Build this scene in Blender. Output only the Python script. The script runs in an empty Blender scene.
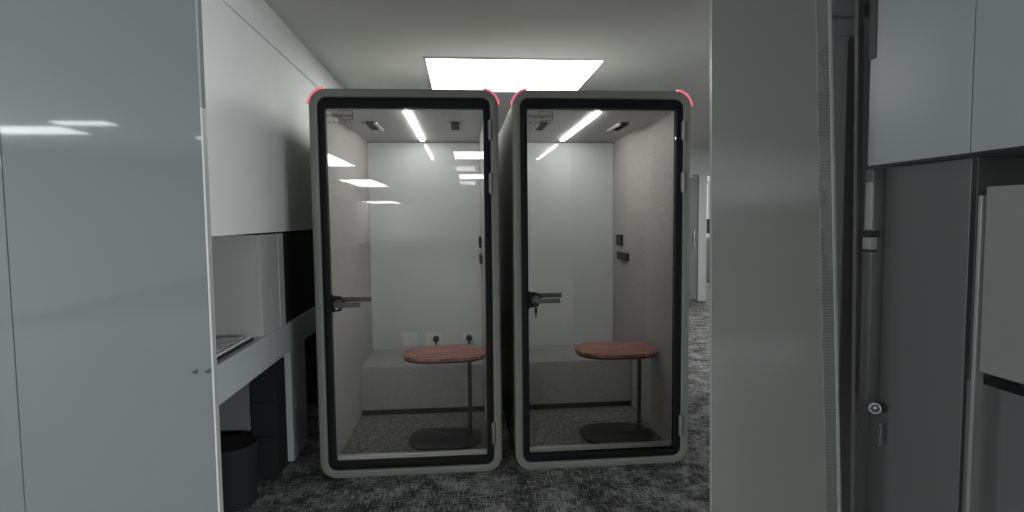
import bpy, bmesh, math, random
from mathutils import Matrix, Vector
random.seed(4)
C = bpy.context.scene.collection
S = bpy.context.scene
PI = math.pi

# ------------------------------------------------------------------ camera
F_PX, CAM_Z = 575.8, 1.4767
yaw, pitch, roll = 0.0856, -0.0649, -0.0104
cy, sy, cp, sp = math.cos(yaw), math.sin(yaw), math.cos(pitch), math.sin(pitch)
fw = Vector((sy*cp, cy*cp, sp)); rt0 = Vector((cy, -sy, 0)); up0 = rt0.cross(fw)
rt = math.cos(roll)*rt0 + math.sin(roll)*up0
up = -math.sin(roll)*rt0 + math.cos(roll)*up0
cam_d = bpy.data.cameras.new('camera'); cam = bpy.data.objects.new('camera', cam_d); C.objects.link(cam)
cam_d.sensor_width = 36; cam_d.lens = F_PX/1024*36; cam_d.clip_start = 0.05; cam_d.clip_end = 200
M = Matrix((( rt.x, up.x, -fw.x, 0), (rt.y, up.y, -fw.y, 0), (rt.z, up.z, -fw.z, CAM_Z), (0, 0, 0, 1)))
cam.matrix_world = M
S.camera = cam
# ------------------------------------------------------------------ world and exposure
W = bpy.data.worlds.new('sky'); S.world = W; W.use_nodes = True
W.node_tree.nodes['Background'].inputs[0].default_value = (0.85, 0.93, 1, 1)
W.node_tree.nodes['Background'].inputs[1].default_value = 1.6
S.view_settings.view_transform = 'Standard'; S.view_settings.look = 'None'
S.view_settings.gamma = 1; S.view_settings.use_curve_mapping = False
S.view_settings.exposure = 0.0
LAMP = 14.0        # emission of the square ceiling lights
STRIP = 38.0       # emission of the pods' own light strips
CEIL = 2.66
def fill_light(name, loc, rot, sx, sy_, power):
    ld = bpy.data.lights.new(name, 'AREA'); ld.shape = 'RECTANGLE'; ld.size = sx; ld.size_y = sy_; ld.energy = power; ld.color = (0.93, 0.97, 1.0)
    o = bpy.data.objects.new(name, ld); C.objects.link(o); o.location = loc; o.rotation_euler = rot
# daylight added to brighten the walls and ceiling, as if from unseen side windows
fill_light('fill_left', (-6.93, -0.95, 1.45), (0, -PI/2, 0), 1.9, 5.8, 560)
fill_light('fill_right', (6.93, -5.0, 1.45), (0, PI/2, 0), 1.9, 9.0, 1150)

# ------------------------------------------------------------------ materials
def new_mat(name):
    m = bpy.data.materials.new(name); m.use_nodes = True
    n = m.node_tree.nodes; return m, n, m.node_tree.links, n['Principled BSDF']
def plain(name, col, rough=0.5, spec=0.5, metal=0, coat=0, vary=0.04, scale=6, bump=0.0, bscale=300):
    m, n, l, b = new_mat(name)
    tc = n.new('ShaderNodeTexCoord'); no = n.new('ShaderNodeTexNoise'); no.inputs['Scale'].default_value = scale
    no.inputs['Detail'].default_value = 4
    l.new(tc.outputs['Object'], no.inputs['Vector'])
    mx = n.new('ShaderNodeMix'); mx.data_type = 'RGBA'
    mx.inputs[6].default_value = (*[c*(1-vary) for c in col], 1); mx.inputs[7].default_value = (*[min(1, c*(1+vary)) for c in col], 1)
    l.new(no.outputs['Fac'], mx.inputs[0]); l.new(mx.outputs[2], b.inputs['Base Color'])
    b.inputs['Roughness'].default_value = rough; b.inputs['Specular IOR Level'].default_value = spec
    b.inputs['Metallic'].default_value = metal; b.inputs['Coat Weight'].default_value = coat
    b.inputs['Coat Roughness'].default_value = 0.03
    if bump:
        n2 = n.new('ShaderNodeTexNoise'); n2.inputs['Scale'].default_value = bscale
        l.new(tc.outputs['Object'], n2.inputs['Vector'])
        bp = n.new('ShaderNodeBump'); bp.inputs['Strength'].default_value = bump; bp.inputs['Distance'].default_value = 0.004
        l.new(n2.outputs['Fac'], bp.inputs['Height']); l.new(bp.outputs['Normal'], b.inputs['Normal'])
    return m
def emit(name, col, strength):
    m, n, l, b = new_mat(name)
    b.inputs['Base Color'].default_value = (*col, 1)
    b.inputs['Emission Color'].default_value = (*col, 1); b.inputs['Emission Strength'].default_value = strength
    return m
def glass(name, tint=(0.95, 0.95, 0.945), ior=1.5):
    m, n, l, b = new_mat(name); n.remove(b)
    fr = n.new('ShaderNodeFresnel'); fr.inputs['IOR'].default_value = ior
    tr = n.new('ShaderNodeBsdfTransparent'); tr.inputs[0].default_value = (*tint, 1)
    gl = n.new('ShaderNodeBsdfGlossy'); gl.inputs['Roughness'].default_value = 0.0
    mx = n.new('ShaderNodeMixShader')
    l.new(fr.outputs[0], mx.inputs[0]); l.new(tr.outputs[0], mx.inputs[1]); l.new(gl.outputs[0], mx.inputs[2])
    l.new(mx.outputs[0], n['Material Output'].inputs[0])
    return m
def fabric(name, dark, light, scale=220, rough=0.95):
    m, n, l, b = new_mat(name)
    tc = n.new('ShaderNodeTexCoord'); no = n.new('ShaderNodeTexNoise'); no.inputs['Scale'].default_value = scale; no.inputs['Detail'].default_value = 6
    l.new(tc.outputs['Object'], no.inputs['Vector'])
    cr = n.new('ShaderNodeValToRGB'); cr.color_ramp.elements[0].position = 0.35; cr.color_ramp.elements[1].position = 0.65
    cr.color_ramp.elements[0].color = (*dark, 1); cr.color_ramp.elements[1].color = (*light, 1)
    l.new(no.outputs['Fac'], cr.inputs[0]); l.new(cr.outputs[0], b.inputs['Base Color'])
    b.inputs['Roughness'].default_value = rough; b.inputs['Specular IOR Level'].default_value = 0.15
    bp = n.new('ShaderNodeBump'); bp.inputs['Strength'].default_value = 0.4; bp.inputs['Distance'].default_value = 0.003
    l.new(no.outputs['Fac'], bp.inputs['Height']); l.new(bp.outputs['Normal'], b.inputs['Normal'])
    return m
def carpet(name, dark, light, s=1.0):
    # cross-hatched broken lines in both directions, over a fine pile
    m, n, l, b = new_mat(name)
    tc = n.new('ShaderNodeTexCoord')
    def streak(sx, sy_, d=3):
        mp = n.new('ShaderNodeMapping'); mp.inputs['Scale'].default_value = (sx*s, sy_*s, 1)
        l.new(tc.outputs['Object'], mp.inputs[0])
        t = n.new('ShaderNodeTexNoise'); t.inputs['Scale'].default_value = 1; t.inputs['Detail'].default_value = d
        t.inputs['Roughness'].default_value = 0.7
        l.new(mp.outputs[0], t.inputs['Vector']); return t.outputs['Fac']
    a = streak(120, 12); c = streak(12, 120); e = streak(5, 5, 2); g = streak(420, 420, 2)
    def math_(op, x, y):
        q = n.new('ShaderNodeMath'); q.operation = op
        for i, v in enumerate((x, y)):
            if isinstance(v, (int, float)): q.inputs[i].default_value = v
            else: l.new(v, q.inputs[i])
        return q.outputs[0]
    f = math_('MAXIMUM', a, c)
    f = math_('ADD', math_('MULTIPLY', f, 0.7), math_('MULTIPLY', e, 0.25))
    f = math_('ADD', f, math_('MULTIPLY', math_('SUBTRACT', g, 0.5), 0.35))
    cr = n.new('ShaderNodeValToRGB'); cr.color_ramp.elements[0].position = 0.47; cr.color_ramp.elements[1].position = 0.57
    cr.color_ramp.elements[0].color = (*dark, 1); cr.color_ramp.elements[1].color = (*light, 1)
    l.new(f, cr.inputs[0]); l.new(cr.outputs[0], b.inputs['Base Color'])
    b.inputs['Roughness'].default_value = 0.9; b.inputs['Specular IOR Level'].default_value = 0.2
    bp = n.new('ShaderNodeBump'); bp.inputs['Strength'].default_value = 0.5; bp.inputs['Distance'].default_value = 0.004
    l.new(f, bp.inputs['Height']); l.new(bp.outputs['Normal'], b.inputs['Normal'])
    return m
def wood(name, dark, light):
    m, n, l, b = new_mat(name)
    tc = n.new('ShaderNodeTexCoord'); mp = n.new('ShaderNodeMapping'); mp.inputs['Scale'].default_value = (4, 70, 10)
    l.new(tc.outputs['Object'], mp.inputs[0])
    t = n.new('ShaderNodeTexNoise'); t.inputs['Scale'].default_value = 1; t.inputs['Detail'].default_value = 6; t.inputs['Distortion'].default_value = 0.6
    l.new(mp.outputs[0], t.inputs['Vector'])
    cr = n.new('ShaderNodeValToRGB'); cr.color_ramp.elements[0].position = 0.38; cr.color_ramp.elements[1].position = 0.62
    cr.color_ramp.elements[0].color = (*dark, 1); cr.color_ramp.elements[1].color = (*light, 1)
    l.new(t.outputs['Fac'], cr.inputs[0]); l.new(cr.outputs[0], b.inputs['Base Color']); b.inputs['Roughness'].default_value = 0.5
    return m
def dotted(name, col, dot, sx, sz):
    # strip pierced with rows of small holes, in patches
    m, n, l, b = new_mat(name)
    tc = n.new('ShaderNodeTexCoord'); mp = n.new('ShaderNodeMapping'); mp.inputs['Scale'].default_value = (sx, 1, sz)
    l.new(tc.outputs['Object'], mp.inputs[0])
    v = n.new('ShaderNodeTexVoronoi'); v.inputs['Scale'].default_value = 1; v.inputs['Randomness'].default_value = 0.15
    l.new(mp.outputs[0], v.inputs['Vector'])
    ls = n.new('ShaderNodeMath'); ls.operation = 'LESS_THAN'; ls.inputs[1].default_value = 0.3; l.new(v.outputs['Distance'], ls.inputs[0])
    no = n.new('ShaderNodeTexNoise'); no.inputs['Scale'].default_value = 3; l.new(tc.outputs['Object'], no.inputs['Vector'])
    gt = n.new('ShaderNodeMath'); gt.operation = 'GREATER_THAN'; gt.inputs[1].default_value = 0.42; l.new(no.outputs['Fac'], gt.inputs[0])
    mu = n.new('ShaderNodeMath'); mu.operation = 'MULTIPLY'; l.new(ls.outputs[0], mu.inputs[0]); l.new(gt.outputs[0], mu.inputs[1])
    mx = n.new('ShaderNodeMix'); mx.data_type = 'RGBA'; mx.inputs[6].default_value = (*col, 1); mx.inputs[7].default_value = (*dot, 1)
    l.new(mu.outputs[0], mx.inputs[0]); l.new(mx.outputs[2], b.inputs['Base Color']); b.inputs['Roughness'].default_value = 0.5
    return m

MT = dict(
    ceiling=plain('ceiling_paint', (0.62, 0.62, 0.60), 0.9, 0.2, vary=0.03),
    wall=plain('white_wall_gloss', (0.70, 0.72, 0.70), 0.7, 0.3),
    wall_dim=plain('grey_wall_paint', (0.42, 0.43, 0.42), 0.8, 0.2),
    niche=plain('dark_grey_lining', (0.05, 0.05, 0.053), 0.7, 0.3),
    carpet=carpet('woven_carpet', (0.014, 0.014, 0.015), (0.32, 0.32, 0.315), 1.0),
    podcarpet=fabric('pod_carpet', (0.10, 0.10, 0.10), (0.30, 0.30, 0.295), 60),
    shell=plain('pod_shell_grey', (0.165, 0.17, 0.155), 0.45, 0.4),
    black=plain('black_rubber', (0.004, 0.004, 0.005), 0.6, 0.2),
    blackmetal=plain('black_metal', (0.015, 0.015, 0.017), 0.4, 0.5),
    coral=emit('coral_light', (1.0, 0.20, 0.27), 0.5),
    felt=fabric('acoustic_felt', (0.36, 0.355, 0.34), (0.50, 0.49, 0.475), 140),
    podceil=plain('pod_ceiling', (0.42, 0.42, 0.41), 0.5, 0.5),
    backglass=plain('white_back_glass', (0.67, 0.70, 0.69), 0.012, 0.5, vary=0.02),
    bench=fabric('bench_fabric', (0.27, 0.267, 0.262), (0.44, 0.435, 0.43), 160),
    kick=plain('kick_board', (0.012, 0.012, 0.013), 0.6),
    thresh=plain('brushed_aluminium', (0.55, 0.55, 0.54), 0.4, 0.5, metal=0.3),
    wood=wood('red_brown_wood', (0.16, 0.055, 0.042), (0.50, 0.22, 0.175)),
    plug=plain('black_plastic', (0.012, 0.012, 0.013), 0.5),
    plate=plain('white_plastic', (0.78, 0.79, 0.79), 0.4),
    hinge=plain('hinge_steel', (0.2, 0.2, 0.19), 0.4, 0.5, metal=0.4),
    handle=plain('handle_grey', (0.09, 0.09, 0.09), 0.35, 0.5, metal=0.5),
    steel=plain('bright_steel', (0.6, 0.6, 0.6), 0.25, 0.5, metal=1),
    strip=emit('pod_strip_light', (1.0, 0.99, 0.97), STRIP),
    lamp=emit('lamp_diffuser', (1.0, 0.99, 0.985), LAMP),
    lampframe=plain('lamp_frame_white', (0.6, 0.6, 0.6), 0.5),
    glass=glass('clear_glass'),
    logo=plain('logo_print', (0.03, 0.03, 0.03), 0.6),
    leftpanel=plain('glossy_grey_laminate', (0.125, 0.135, 0.136), 0.04, 0.5, vary=0.03, scale=1.5),
    lightedge=plain('pale_edging', (0.36, 0.37, 0.36), 0.4),
    desk=plain('pale_grey_laminate', (0.40, 0.42, 0.42), 0.4),
    screen=plain('grey_screen_cloth', (0.36, 0.36, 0.35), 0.85, 0.2),
    pull=plain('pull_metal', (0.13, 0.13, 0.127), 0.3, 0.5, metal=0.5),
    matte=plain('matte_grey_edging', (0.22, 0.23, 0.23), 0.95, 0.1),
    bead=plain('bead_grey', (0.22, 0.225, 0.22), 0.4),
    darkscreen=plain('black_screen_cloth', (0.014, 0.014, 0.015), 0.8, 0.2),
    key=plain('key_white', (0.62, 0.62, 0.62), 0.5),
    rightpanel=plain('grey_green_board', (0.155, 0.16, 0.15), 0.4, 0.4, vary=0.06, scale=2.5),
    perf=dotted('perforated_edge', (0.13, 0.135, 0.13), (0.05, 0.05, 0.05), 110, 85),
    overhead=plain('blue_grey_laminate', (0.13, 0.14, 0.14), 0.4, 0.4),
    darkdoor=plain('charcoal_laminate', (0.045, 0.046, 0.046), 0.45, 0.4, vary=0.05, scale=2),
    midpanel=plain('mid_grey_laminate', (0.085, 0.087, 0.083), 0.45),
    filler=plain('dark_grey_filler', (0.24, 0.24, 0.242), 0.5),
    post=plain('grey_post', (0.10, 0.10, 0.098), 0.35),
    doorgrey=plain('grey_door_paint', (0.13, 0.13, 0.13), 0.5),
)

# ------------------------------------------------------------------ mesh helpers
def box(bm, x0, x1, y0, y1, z0, z1, bevel=0.0, seg=2):
    r = bmesh.ops.create_cube(bm, size=1)
    vs = r['verts']
    bmesh.ops.scale(bm, vec=(x1-x0, y1-y0, z1-z0), verts=vs)
    bmesh.ops.translate(bm, vec=((x0+x1)/2, (y0+y1)/2, (z0+z1)/2), verts=vs)
    if bevel:
        es = list({e for v in vs for e in v.link_edges})
        bmesh.ops.bevel(bm, geom=es, offset=bevel, segments=seg, affect='EDGES', profile=0.5)
    return bm
def B(*a, **k): return box(bmesh.new(), *a, **k)
def cyl(bm, p, q, r, seg=20, r2=None):
    p, q = Vector(p), Vector(q); d = q-p
    m = Matrix.Translation((p+q)/2) @ d.to_track_quat('Z', 'Y').to_matrix().to_4x4()
    bmesh.ops.create_cone(bm, cap_ends=True, segments=seg, radius1=r, radius2=r if r2 is None else r2, depth=d.length, matrix=m)
    return bm
def rr(x0, x1, z0, z1, r, k=8):
    pts = []
    for cx, cz, a0 in ((x1-r, z1-r, 0), (x0+r, z1-r, 90), (x0+r, z0+r, 180), (x1-r, z0+r, 270)):
        for i in range(k+1):
            a = math.radians(a0+90*i/k); pts.append((cx+r*math.cos(a), cz+r*math.sin(a)))
    return pts
def ring(bm, outer, inner, y0, y1, ch=0.0):
    # a frame: outer and inner loops of equal length, from y0 (front) to y1, front arrises chamfered by ch
    n = len(outer)
    oc = (sum(p[0] for p in outer)/n, sum(p[1] for p in outer)/n)
    def sh(loop, d):   # shrink a loop about its centre by an absolute distance
        out = []
        xs = [p[0] for p in loop]; zs = [p[1] for p in loop]
        hx = (max(xs)-min(xs))/2; hz = (max(zs)-min(zs))/2
        for x, z in loop: out.append((oc[0]+(x-oc[0])*(hx-d)/hx, oc[1]+(z-oc[1])*(hz-d)/hz))
        return out
    rows = [(outer, y1), (outer, y0+ch), (sh(outer, ch*0.3), y0+ch*0.3), (sh(outer, ch), y0), (sh(inner, -ch), y0), (sh(inner, -ch*0.3), y0+ch*0.3), (inner, y0+ch), (inner, y1)] if ch else [(outer, y1), (outer, y0), (inner, y0), (inner, y1)]
    V = [[bm.verts.new((x, y, z)) for x, z in lp] for lp, y in rows]
    for a in range(len(V)):
        A, Bq = V[a], V[(a+1) % len(V)]
        for i in range(n):
            bm.faces.new((A[i], A[(i+1) % n], Bq[(i+1) % n], Bq[i]))
    bmesh.ops.recalc_face_normals(bm, faces=bm.faces)
    return bm
def prism_y(bm, pts, y0, y1):
    a = [bm.verts.new((x, y0, z)) for x, z in pts]; b = [bm.verts.new((x, y1, z)) for x, z in pts]
    bm.faces.new(a); bm.faces.new(b[::-1])
    for i in range(len(pts)): bm.faces.new((a[i], a[(i+1) % len(pts)], b[(i+1) % len(pts)], b[i]))
    bmesh.ops.recalc_face_normals(bm, faces=bm.faces); return bm
def prism_z(bm, pts, z0, z1, bevel=0):
    a = [bm.verts.new((x, y, z0)) for x, y in pts]; b = [bm.verts.new((x, y, z1)) for x, y in pts]
    bm.faces.new(a); bm.faces.new(b[::-1])
    for i in range(len(pts)): bm.faces.new((a[i], a[(i+1) % len(pts)], b[(i+1) % len(pts)], b[i]))
    bmesh.ops.recalc_face_normals(bm, faces=bm.faces)
    if bevel:
        es = [e for e in bm.edges if abs(e.verts[0].co.z-e.verts[1].co.z) < 1e-6]
        bmesh.ops.bevel(bm, geom=es, offset=bevel, segments=3, affect='EDGES', profile=0.5)
    return bm
def obj(name, bm, mat, parent=None, smooth=False):
    me = bpy.data.meshes.new(name); bm.to_mesh(me); bm.free()
    if smooth:
        for p in me.polygons: p.use_smooth = True
        me.set_sharp_from_angle(angle=math.radians(35))
    me.materials.append(MT[mat]); o = bpy.data.objects.new(name, me); C.objects.link(o); o.parent = parent
    return o
def tag(o, label, cat, group=None):
    o['label'] = label; o['category'] = cat
    if group: o['group'] = group
    return o
def thing(name, label, cat, loc=(0, 0, 0), rz=0, group=None):
    o = bpy.data.objects.new(name, None); C.objects.link(o); o.location = loc; o.rotation_euler = (0, 0, rz)
    return tag(o, label, cat, group)
def struct(name, bm, mat, parent=None):
    o = obj(name, bm, mat, parent)
    if parent is None: o['kind'] = 'structure'
    return o
def dup(o, parent=None):
    c = o.copy(); C.objects.link(c); c.parent = parent
    for ch in o.children: dup(ch, c)
    return c
def text_bm(s, size, depth=0.0008, space=1.0):
    cu = bpy.data.curves.new('lettering', 'FONT'); cu.body = s; cu.size = size; cu.extrude = depth; cu.space_character = space
    o = bpy.data.objects.new('lettering', cu); C.objects.link(o)
    dg = bpy.context.evaluated_depsgraph_get(); dg.update()
    me = o.evaluated_get(dg).to_mesh(); bm = bmesh.new(); bm.from_mesh(me)
    o.evaluated_get(dg).to_mesh_clear(); bpy.data.objects.remove(o); bpy.data.curves.remove(cu)
    bmesh.ops.rotate(bm, cent=(0, 0, 0), matrix=Matrix.Rotation(PI/2, 3, 'X'), verts=bm.verts)
    return bm

# ------------------------------------------------------------------ the setting
XL, XR, YB, YF, YW = -7.0, 7.0, -36.0, 16.0, 9.8
struct('floor', B(XL, XR, YB, YF, -0.1, 0), 'carpet')
struct('ceiling', B(XL, XR, YB, YF, CEIL, CEIL+0.1), 'ceiling')
struct('wall_rear', B(XL, XR, YB-0.1, YB, 0, CEIL), 'wall_dim')
struct('wall_outer_left', B(XL-0.1, XL, YB, 2.6, 0, CEIL), 'wall_dim')
struct('wall_outer_right', B(XR, XR+0.1, YB, YF, 0, CEIL), 'wall_dim')
struct('wall_left_return', B(XL, -1.92, 2.43, 2.5, 0, CEIL), 'wall_dim')
# left wall: white gloss wall above the row of desks, with a shallow band under the ceiling
WX = -1.05
bm = B(-2.0, WX, 2.43, YW, 1.415, 2.46)
struct('wall_left', bm, 'wall')
struct('trim_1', B(-2.0, WX+0.008, 2.43, YW, 2.46, CEIL), 'wall')
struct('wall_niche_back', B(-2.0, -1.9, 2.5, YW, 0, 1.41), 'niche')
struct('wall_niche_front', B(-1.92, WX-.01, 2.43, 2.5, 0, 1.41), 'wall_dim')
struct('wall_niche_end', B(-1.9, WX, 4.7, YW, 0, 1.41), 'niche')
# far wall behind the booths with an opening to a bright room
struct('wall_back', B(-2.0, 3.98, YW, YW+0.12, 0, CEIL), 'wall_dim')
struct('wall_back_header', B(3.98, 5.6, YW, YW+0.12, 2.2, CEIL), 'wall_dim')
struct('wall_back_right', B(5.6, XR, YW, YW+0.12, 0, CEIL), 'wall_dim')
d = struct('door_1', B(3.70, 4.07, YW-0.10, YW-0.05, 0.03, 2.16, bevel=0.004), 'doorgrey')
bm = bmesh.new(); cyl(bm, (4.0, YW-0.13, 0.95), (4.0, YW-0.13, 1.25), 0.012)
for z in (0.97, 1.23): cyl(bm, (4.0, YW-0.13, z), (4.0, YW-0.10, z), 0.008, 10)
obj('door_handle', bm, 'steel', d)
struct('trim_2', B(4.08, 4.23, YW-0.12, YW+0.2, 0.0, 2.2, bevel=0.004), 'lightedge')
# window beyond the opening
WY = 13.0
struct('wall_window', B(3.0, XR, WY, WY+0.15, 0, 0.9), 'wall')
struct('wall_window_top', B(3.0, XR, WY, WY+0.15, 2.3, CEIL), 'wall')
w = bmesh.new(); outer = rr(4.0, 6.9, 0.9, 2.3, 0.002, 1); inner = rr(4.05, 6.85, 0.95, 2.25, 0.002, 1)
ring(w, outer, inner, WY+0.02, WY+0.10)
for x in (4.9, 5.85): box(w, x-0.02, x+0.02, WY+0.03, WY+0.09, 0.95, 2.25)
win = struct('window_1', w, 'lightedge')
obj('pane', B(4.05, 6.85, WY+0.055, WY+0.061, 0.95, 2.25), 'glass', win)
struct('wall_window_left', B(3.0, 4.0, WY, WY+0.15, 0.9, 2.3), 'wall')

# right wall behind the cupboards
struct('wall_right', B(2.25, 2.35, 0.4, 2.45, 0, CEIL), 'wall_dim')
for n_, x, y0_, y1_ in ((2, XL+.02, -3.85, 1.95), (3, XR-.02, -9.5, -.5)):  # unseen side windows, added to go with the side fill lights
    w = bmesh.new()
    for i in range(5):
        ya = y0_+i*(y1_-y0_)/4
        box(w, x-.02, x+.02, ya-.03, ya+.03, .5, 2.4)
    box(w, x-.02, x+.02, y0_, y1_, .46, .5); box(w, x-.02, x+.02, y0_, y1_, 2.4, 2.44)
    struct('window_%d' % n_, w, 'lightedge')
struct('trim_3', B(1.40, 2.25, 2.35, 2.45, 0, CEIL), 'filler')
bm = B(1.44, 1.62, 2.325, 2.35, 0, 2.22, bevel=0.004)
box(bm, 1.43, 1.66, 2.31, 2.35, 2.30, 2.36, bevel=0.003)
struct('trim_4', bm, 'filler')

# ------------------------------------------------------------------ ceiling lights
def ceiling_light(x0, x1, y0, y1, label):
    t = thing('ceiling_light', label, 'ceiling light', ((x0+x1)/2, (y0+y1)/2, CEIL), 0, 'square ceiling light panels')
    hx, hy = (x1-x0)/2, (y1-y0)/2
    b = bmesh.new()
    for a in ((-hx-.02, hx+.02, -hy-.02, -hy), (-hx-.02, hx+.02, hy, hy+.02), (-hx-.02, -hx, -hy, hy), (hx, hx+.02, -hy, hy)):
        box(b, *a, -0.012, 0.0)
    obj('frame', b, 'lampframe', t)
    obj('diffuser', B(-hx, hx, -hy, hy, -0.008, -0.001), 'lamp', t)
    return t
ceiling_light(-0.245, 1.075, 4.33, 5.40, 'large bright square ceiling light above and behind the two booths')
ceiling_light(-5.95, -4.85, -3.45, -2.8, 'short ceiling light mirrored at the far left of the tall panel')
ceiling_light(-4.75, -4.1, -2.72, -2.4, 'smallest ceiling light, mirrored near the middle of the tall panel')
ceiling_light(-6.9, -4.9, -35.0, -30.0, 'remote ceiling light mirrored as a thin line in the left booth glass')
ceiling_light(-3.70, -2.42, -6.3, -3.68, 'ceiling light behind the camera, mirrored at the left edge of the left booth glass')
ceiling_light(-0.24, 1.05, -4.85, -3.5, 'ceiling light behind the camera, mirrored large in the left booth glass')
ceiling_light(-0.25, 1.05, -10.5, -8.65, 'farther ceiling light mirrored small in the left booth glass')
ceiling_light(-3.80, -2.80, -14.3, -10.35, 'farthest ceiling light on the left, mirrored small in the left booth glass')
ceiling_light(3.4, 4.7, 6.4, 7.7, 'added unseen ceiling light brightening the passage floor right of the booths')  # lamp added out of view to light the passage carpet
ceiling_light(4.4, 5.8, 11.0, 12.2, 'added unseen ceiling light brightening the room past the opening')  # lamp added out of view to brighten the far room

# ------------------------------------------------------------------ the two booths
PW, PD, PH = 1.04, 1.49, 2.2
hw = PW/2
def make_pod(label):
    t = thing('office_booth', label, 'office booth', (-0.309, 3.29, 0), 0, 'glass fronted office booths')
    b = bmesh.new(); ring(b, rr(-hw+.004, hw-.004, 0.004, PH-.004, .088), rr(-.50, .50, .02, PH-.02, .07), 0.06, PD)
    prism_y(b, rr(-.50, .50, .02, PH-.02, .07), PD-0.02, PD)
    sh = obj('shell', b, 'shell', t, True)
    b = bmesh.new(); ring(b, rr(-hw, hw, 0.0, PH, .092), rr(-hw+.045, hw-.045, .045, PH-.047, .05), -0.012, 0.06, 0.009)
    obj('front_frame', b, 'shell', t, True)
    for s in (-1, 1):     # coral corner lights hugging the two upper corners of the frame
        b = bmesh.new(); k = 14; V = []
        for i in range(k+1):
            a = math.radians(6+(78)*i/k); cx, cz = s*(hw-.092), PH-.092
            row = []
            for r, y in ((.0925, -.006), (.0925, .02), (.1035, .02), (.1035, -.006)):
                row.append(b.verts.new((cx+s*r*math.cos(a), y, cz+r*math.sin(a))))
            V.append(row)
        for i in range(k):
            for j in range(4): b.faces.new((V[i][j], V[i][(j+1) % 4], V[i+1][(j+1) % 4], V[i+1][j]))
        b.faces.new(V[0]); b.faces.new(V[-1][::-1]); bmesh.ops.recalc_face_normals(b, faces=b.faces)
        obj('corner_light', b, 'coral', t)['label'] = 'glowing coral red corner strip'
    # lining
    ix = .447
    obj('wall_panel', B(-ix-.03, -ix, .065, 1.43, .055, 2.10), 'felt', t)
    obj('wall_panel', B(ix, ix+.03, .065, 1.43, .055, 2.10), 'felt', t)
    obj('inner_floor', B(-.49, .49, .065, 1.46, .03, .055), 'podcarpet', t)
    ci = obj('inner_ceiling', B(-.49, .49, .065, 1.46, 2.10, 2.13), 'podceil', t)
    obj('light_strip', B(-.0125, .0125, .10, 1.31, 2.090, 2.0995), 'strip', ci)
    for x in (-.27, .27):
        b = bmesh.new()
        box(b, x-.045, x-.028, .46, .78, 2.082, 2.0995, bevel=.002); box(b, x+.028, x+.045, .46, .78, 2.082, 2.0995, bevel=.002)
        v = obj('air_vent', b, 'lightedge', ci)
        b = B(x-.028, x+.028, .46, .78, 2.096, 2.0995)
        for q in range(5): box(b, x-.028, x+.028, .49+q*.06, .50+q*.06, 2.088, 2.096)
        obj('grille', b, 'black', v)
    b = bmesh.new(); prism_y(b, rr(-ix+.001, ix-.001, .055, 2.092, .018, 4), 1.432, 1.455)
    bk = obj('back_panel', b, 'backglass', t); bk['label'] = 'glossy white glass back panel'
    for x0, x1 in ((-.205, -.085), (-.02, .11), (.29, .39)):
        p = obj('socket_plate', B(x0, x1, 1.424, 1.432, .445, .55, bevel=.002), 'plate', bk)
    for x in (.07, .341):
        b = bmesh.new(); cyl(b, (x, 1.424, .50), (x, 1.385, .50), .024, 16); box(b, x-.006, x+.006, 1.39, 1.405, .43, .48)
        obj('plug', b, 'plug', bk, True)
    b = bmesh.new(); cyl(b, (-.10, 1.42, .50), (-.10, 1.41, .41), .005, 8); obj('cable', b, 'plate', bk)
    # controls on the right hand wall
    c = obj('control_plate', B(ix-.02, ix, 1.13, 1.27, 1.255, 1.34, bevel=.004), 'plug', t)
    c = obj('socket_box', B(ix-.02, ix, .97, 1.25, 1.145, 1.205, bevel=.004), 'plug', t)
    # bench
    b = bmesh.new(); prism_z(b, [(-ix+.002, .88), (ix-.002, .88), (ix-.002, 1.43), (-ix+.002, 1.43)], .095, .42, bevel=.012)
    bn = obj('bench', b, 'bench', t, True)
    obj('kick_board', B(-ix+.002, ix-.002, .90, 1.43, .055, .095), 'kick', bn)
    # door
    b = bmesh.new()
    o_, i_ = rr(-hw+.047, hw-.047, .047, PH-.049, .048), rr(-.437, .437, .085, 2.100, .012)
    ring(b, o_, i_, -0.004, 0.045, 0.003)
    # widened plate at the lock
    prism_y(b, [(-.437, 1.065), (-.43, 1.05), (-.385, 1.045), (-.36, 1.02), (-.36, .995), (-.385, .965), (-.43, .96), (-.437, .945)], 0.002, 0.038)
    dr = obj('door', b, 'black', t, True)
    obj('door_glass', B(-.437, .437, .015, .027, .085, 2.107), 'glass', dr)
    b = bmesh.new()      # outer and inner levers on a round rose
    cyl(b, (-.392, -.018, 1.005), (-.392, .002, 1.005), .026, 20)
    cyl(b, (-.392, -.05, 1.008), (-.392, -.015, 1.008), .012, 14)
    prism_z(b, rr(-.40, -.262, -.066, -.048, .008, 4), .994, 1.020)
    obj('lever_handle', b, 'handle', dr, True)
    b = bmesh.new(); cyl(b, (-.392, .038, 1.025), (-.392, .095, 1.025), .012, 14)
    prism_z(b, rr(-.40, -.225, .09, .108, .008, 4), 1.005, 1.031)
    obj('lever_handle', b, 'handle', dr, True)
    b = bmesh.new(); cyl(b, (-.40, -.021, .985), (-.40, -.012, .985), .008, 14); obj('lock_cylinder', b, 'steel', dr, True)
    b = box(bmesh.new(), -.434, .434, .047, .075, .056, .108, bevel=.003); obj('threshold', b, 'thresh', t)
    for z0, z1 in ((1.92, 2.03), (1.62, 1.735), (.165, .295)):
        b = bmesh.new(); cyl(b, (.474, -.014, z0), (.474, -.014, z1), .010, 12); box(b, .462, .487, -.012, -.002, z0+.004, z1-.004, bevel=.002)
        obj('hinge', b, 'hinge', dr, True)
    # printed logo on the glass
    b = text_bm('instapod', .036, .0004, 1.0); xs = [v.co.x for v in b.verts]; k = .142/(max(xs)-min(xs))
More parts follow.
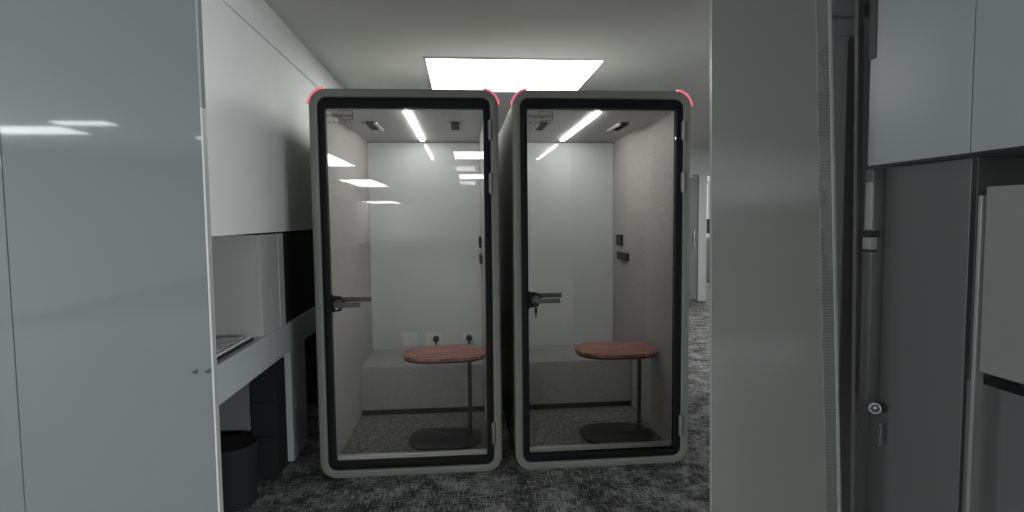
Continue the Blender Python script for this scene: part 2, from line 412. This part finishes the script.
    bmesh.ops.scale(b, vec=(k, 1, .95), verts=b.verts); bmesh.ops.translate(b, vec=(-.432-min(xs)*k+.004, .0135, 2.048), verts=b.verts)
    lg = obj('logo', b, 'logo', dr)
    b = bmesh.new()
    for a in ((-.368, -.29, 2.082, 2.0845), (-.368, -.3655, 2.070, 2.082), (-.368, -.29, 2.032, 2.0345), (-.290, -.2875, 2.032, 2.0845)):
        box(b, a[0], a[1], .0133, .0141, a[2], a[3])
    obj('logo_outline', b, 'logo', lg)
    b = text_bm('ATMOS', .017, .0004, 2.0); xs = [v.co.x for v in b.verts]; k = .125/(max(xs)-min(xs))
    bmesh.ops.scale(b, vec=(k, 1, 1.1), verts=b.verts); bmesh.ops.translate(b, vec=(-.424-min(xs)*k, .0137, 2.012), verts=b.verts)
    obj('logo_small_text', b, 'logo', lg)
    return t
pod = make_pod('left office booth, nearest the desks, showing wall sockets behind its small table')
pod2 = dup(pod); pod2.location = (0.812, 3.285, 0); pod2.rotation_euler.z = 0.004; pod.rotation_euler.z = -0.0075
pod2['label'] = 'right office booth with a key hanging in its door lock'
for ch in list(pod2.children):
    if ch.name.startswith('back_panel'):
        for g in list(ch.children): bpy.data.objects.remove(g)
door2 = [c for c in pod2.children if c.name.startswith('door')][0]
b = bmesh.new(); cyl(b, (-.398, -.03, .985), (-.398, -.022, .985), .011, 14); box(b, -.402, -.394, -.030, -.026, .905, .98); box(b, -.406, -.390, -.031, -.025, .935, .965)
obj('key', b, 'plug', door2)

# tables standing in the booths
def stadium(cx, cy_, w, d_, k=14):
    r = d_/2; pts = []
    for i in range(k+1): a = -PI/2+PI*i/k; pts.append((cx+w/2-r+r*math.cos(a), cy_+r*math.sin(a)))
    for i in range(k+1): a = PI/2+PI*i/k; pts.append((cx-w/2+r+r*math.cos(a), cy_+r*math.sin(a)))
    return pts
def make_table(label, loc):
    t = thing('side_table', label, 'side table', loc, 0, 'laptop tables in the booths')
    b = prism_z(bmesh.new(), rr(-.265, .265, -.195, .195, .178, 12), .555, .572); tt = obj('table_top', b, 'wood', t); tt['label'] = 'reddish wood table top'
    b = prism_z(bmesh.new(), rr(-.262, .262, -.192, .192, .176, 12), .541, .555); obj('edge_band', b, 'blackmetal', tt)
    b = prism_z(bmesh.new(), rr(-.238, .228, -.195, .165, .14, 10), 0, .012, bevel=.004); obj('base', b, 'blackmetal', t, True)
    b = bmesh.new(); cyl(b, (.155, 0, .012), (.155, 0, .541), .013, 20); obj('post', b, 'blackmetal', t, True)
    b = prism_z(bmesh.new(), stadium(.09, 0, .20, .05), .012, .020, bevel=.002); obj('foot_bracket', b, 'blackmetal', t)
    return t
tb = make_table('wood-topped table with black foot inside the left booth', (-.122, 3.685, .055))
t2 = dup(tb); t2.location = (.990, 3.645, .055); t2['label'] = 'wood-topped table with black foot inside the right booth'

# ------------------------------------------------------------------ left: tall panel, desk row
t = thing('room_divider', 'broad glossy light grey panel filling the left edge of the picture', 'panel', (-0.998, 2.36, 0), 0)
obj('board', B(-.735, -.008, 0, .035, .004, 2.64), 'leftpanel', t)
obj('edge_strip', B(-.008, 0, .0, .035, 1.921, 2.64), 'matte', t)
obj('edge_strip', B(-.008, 0, .0, .035, .004, 1.92, bevel=.001), 'lightedge', t)['label'] = 'pale edging strip'
for x in (-.070, -.022):
    b = bmesh.new(); box(b, x-.010, x+.008, -.003, .002, .875, .884); box(b, x+.003, x+.008, -.003, .002, .884, .892)
    obj('catch', b, 'plug', t)
t = thing('room_divider', 'narrow strip of second grey panel at the very left edge', 'panel', (-0.998, 2.36, 0), 0)
obj('board', B(-1.45, -.739, .0, .035, .004, 2.64, bevel=.002), 'leftpanel', t)

dk = thing('desk', 'built-in pale grey desk along the left wall with deep front edge', 'desk', (-1.05, 2.5, 0))
obj('desk_top', B(-.80, -.02, .01, 2.18, .84, .865), 'desk', dk)
b = bmesh.new(); box(b, -.02, 0, .01, 2.18, .69, .865, bevel=.002); obj('front_beam', b, 'desk', dk)
obj('leg_panel', B(-.30, -.003, 1.06, 1.38, 0, .69, bevel=.002), 'desk', dk)
obj('leg_panel', B(-.80, -.4, .05, .07, 0, .84), 'desk', dk)
obj('modesty_panel', B(-.80, -.165, .80, .82, .30, .69), 'doorgrey', dk)
t = thing('privacy_screen', 'grey fabric desk screen standing across the desk', 'desk screen', (-1.05, 3.12, .865))
obj('panel', B(-.80, -.03, 0, .03, 0, .54, bevel=.003), 'screen', t)
obj('panel', B(-.03, -.008, 0, .28, 0, .54, bevel=.002), 'screen', t)
obj('edge_post', B(-.335, -.31, -.02, 0, 0, .54, bevel=.002), 'desk', t)
obj('edge_post', B(-.03, -.003, .285, .375, 0, .54, bevel=.002), 'lightedge', t)['label'] = 'pale vertical post'
t = thing('privacy_screen', 'black desk screen at the far end beside the booth', 'desk screen', (-1.05, 3.51, .865))
obj('panel', B(-.035, -.010, 0, 1.1, 0, .54, bevel=.003), 'darkscreen', t)
k = thing('keyboard', 'black keyboard with pale keys lying on the desk', 'keyboard', (-1.165, 2.79, .865))
obj('case', B(-.085, .085, -.25, .25, 0, .014, bevel=.004), 'plug', k)
for i in range(16):
    for j in range(5):
        x, y = -.066+j*.033, -.2335+i*.0311
        obj('key', B(x-.0115, x+.0115, y-.0095, y+.0095, .014, .021, bevel=.002, seg=1), 'key', k)
b = bmesh.new(); cyl(b, (0, 0, 0), (0, 0, .30), .115, 32, .13); t = thing('waste_bin', 'round dark bin under the desk', 'bin', (-1.225, 3.06, 0))
obj('body', b, 'darkscreen', t, True)
b = bmesh.new(); bmesh.ops.create_cone(b, cap_ends=True, segments=32, radius1=.134, radius2=.125, depth=.02, matrix=Matrix.Translation((0, 0, .31))); obj('rim', b, 'darkscreen', t, True)
t = thing('drawer_unit', 'dark drawer unit standing under the desk', 'drawer unit', (-1.05, 3.33, 0))
obj('body', B(-.17, -.03, .02, .20, 0, .66, bevel=.004), 'darkscreen', t)
for z in (.06, .26, .46):
    dd = obj('drawer', B(-.165, -.035, .005, .02, z, z+.18, bevel=.002), 'darkscreen', t)
    obj('pull', B(-.13, -.07, -.002, .005, z+.15, z+.158), 'plug', dd)

# ------------------------------------------------------------------ right: tall board, cupboards
# large grey-green board standing close on the right, slightly flared and with depth
YP = 2.0
def slab(pts, y0, y1): return prism_y(bmesh.new(), pts, y0, y1)
t = thing('tall_board', 'tall plain grey-green board standing just right of the booths', 'board', (1.15, YP, 0))
def lx(zt, xt, zb, xb, z): return xb+(xt-xb)*(z-zb)/(zt-zb)
L = lambda z: lx(2.233, .883, .382, .906, z)-1.15
Rr = lambda z: lx(2.242, 1.318, .355, 1.408, z)-1.15
z0, z1 = .004, 2.64
wst, wed = .055, .010
obj('board', slab([(L(z0), z0), (Rr(z0)-wst, z0), (Rr(z1)-wst, z1), (L(z1), z1)], 0, .018), 'rightpanel', t)
obj('perforated_strip', slab([(Rr(z0)-wst, z0), (Rr(z0)-wed, z0), (Rr(z1)-wed, z1), (Rr(z1)-wst, z1)], -.004, .05), 'perf', t)['label'] = 'edge strip with rows of small holes'
obj('edge_bead', slab([(Rr(z0)-wed, z0), (Rr(z0), z0), (Rr(z1), z1), (Rr(z1)-wed, z1)], -.008, .05), 'bead', t)

t = thing('tall_cupboard', 'tall charcoal cupboard below the pale wall cabinets', 'cupboard', (1.6, 1.69, 0))
obj('carcass', B(.02, .64, 0, .44, 0, 1.655), 'darkdoor', t)
dr = obj('cupboard_door', B(0, .02, .004, .43, .02, 1.65, bevel=.002), 'darkdoor', t)
b = bmesh.new(); box(b, -.05, .0, .372, .424, .76, 1.65, bevel=.008); obj('edge_pull', b, 'pull', dr, True)['label'] = 'long vertical metal edge pull'
b = B(-.053, -.04, .374, .412, 1.42, 1.60, bevel=.004); obj('pull_cover', b, 'bead', dr, True)
b = B(-.062, -.02, .366, .415, 1.392, 1.416, bevel=.004); cyl(b, (-.064, .385, 1.404), (-.05, .385, 1.404), .008, 12); obj('latch', b, 'plug', dr)
b = B(-.056, -.03, .370, .415, 1.345, 1.390, bevel=.002); obj('latch_plate', b, 'bead', dr)
b = B(-.057, -.03, .368, .417, 1.336, 1.343); obj('seam_line', b, 'plug', dr)
b = bmesh.new(); ax = Vector((-.6, -.8, 0)); c0 = Vector((-.048, .330, .745))
cyl(b, c0+ax*-.01, c0+ax*.010, .024, 28, .021)
obj('lock', b, 'steel', dr, True)
b = bmesh.new(); cyl(b, c0+ax*.0095, c0+ax*.0115, .015, 24); obj('lock_face', b, 'plug', dr, True)
b = bmesh.new(); cyl(b, c0+ax*.011+Vector((0, 0, .004)), c0+ax*.017+Vector((0, 0, .004)), .006, 16); obj('keyhole', b, 'steel', dr, True)
b = B(-.034, -.026, .318, .326, .60, .685, bevel=.002); obj('key_tab', b, 'steel', dr)

ob = thing('wall_cabinet', 'large pale blue-grey overhead cabinet at upper right', 'wall cabinet', (1.5, .8, 1.657))
obj('carcass', B(.02, .74, 0, 1.23, 0, 1.0), 'overhead', ob)
obj('cabinet_door', B(0, .02, .0, .795, .0, 1.0, bevel=.0015), 'overhead', ob)
obj('cabinet_door', B(0, .02, .799, 1.23, .0, 1.0, bevel=.0015), 'overhead', ob)
obj('gap_shade_strip', B(-.004, .02, 1.20, 1.235, .385, 1.0), 'kick', ob)  # black strip painted in for the shade of the gap beside the post
t = thing('wall_cabinet', 'small mid-grey cabinet hung under the overhead one at right edge', 'wall cabinet', (1.5, .8, 1.01))
obj('carcass', B(.04, .74, 0, .757, 0, .545), 'midpanel', t)
obj('cabinet_door', B(.02, .04, 0, .757, 0, .545, bevel=.0015), 'midpanel', t)
t = thing('base_cabinet', 'dark base cabinet at the lower right corner', 'cabinet', (1.6, .8, 0))
obj('carcass', B(.02, .64, 0, .88, 0, .95), 'darkdoor', t)
obj('cabinet_door', B(0, .02, 0, .88, .03, .95, bevel=.002), 'darkdoor', t)
o = obj('upright_post', B(1.51, 1.54, 1.560, 1.573, 0, 1.53, bevel=.002), 'post'); tag(o, 'thin pale upright post beside the mid-grey cabinet', 'post')
o = obj('upright_post', slab([(1.576, .0), (1.592, .0), (1.548, 2.655), (1.522, 2.655)], 2.145, 2.165), 'post'); tag(o, 'grey upright post between the tall board and the charcoal cupboard', 'post')

# far room beyond the opening
t = thing('filing_cabinet', 'low grey cabinet seen through the far opening', 'cabinet', (5.35, 12.3, 0))
obj('body', B(-.6, .6, 0, .45, 0, 1.0, bevel=.004), 'doorgrey', t)
for x in (-.59, .005): 
    q = obj('cabinet_door', B(x, x+.585, -.02, 0, .05, .97, bevel=.003), 'doorgrey', t)
    obj('handle', B(x+.5, x+.51, -.035, -.02, .5, .62), 'steel', q)
t = thing('monitor', 'dark screen on the cabinet through the far opening', 'monitor', (5.3, 12.5, 1.0))
obj('screen', B(-.27, .27, 0, .03, .10, .42, bevel=.004), 'plug', t)
b = bmesh.new(); box(b, -.02, .02, .03, .05, .02, .2); box(b, -.1, .1, -.06, .12, 0, .02); obj('stand', b, 'plug', t)
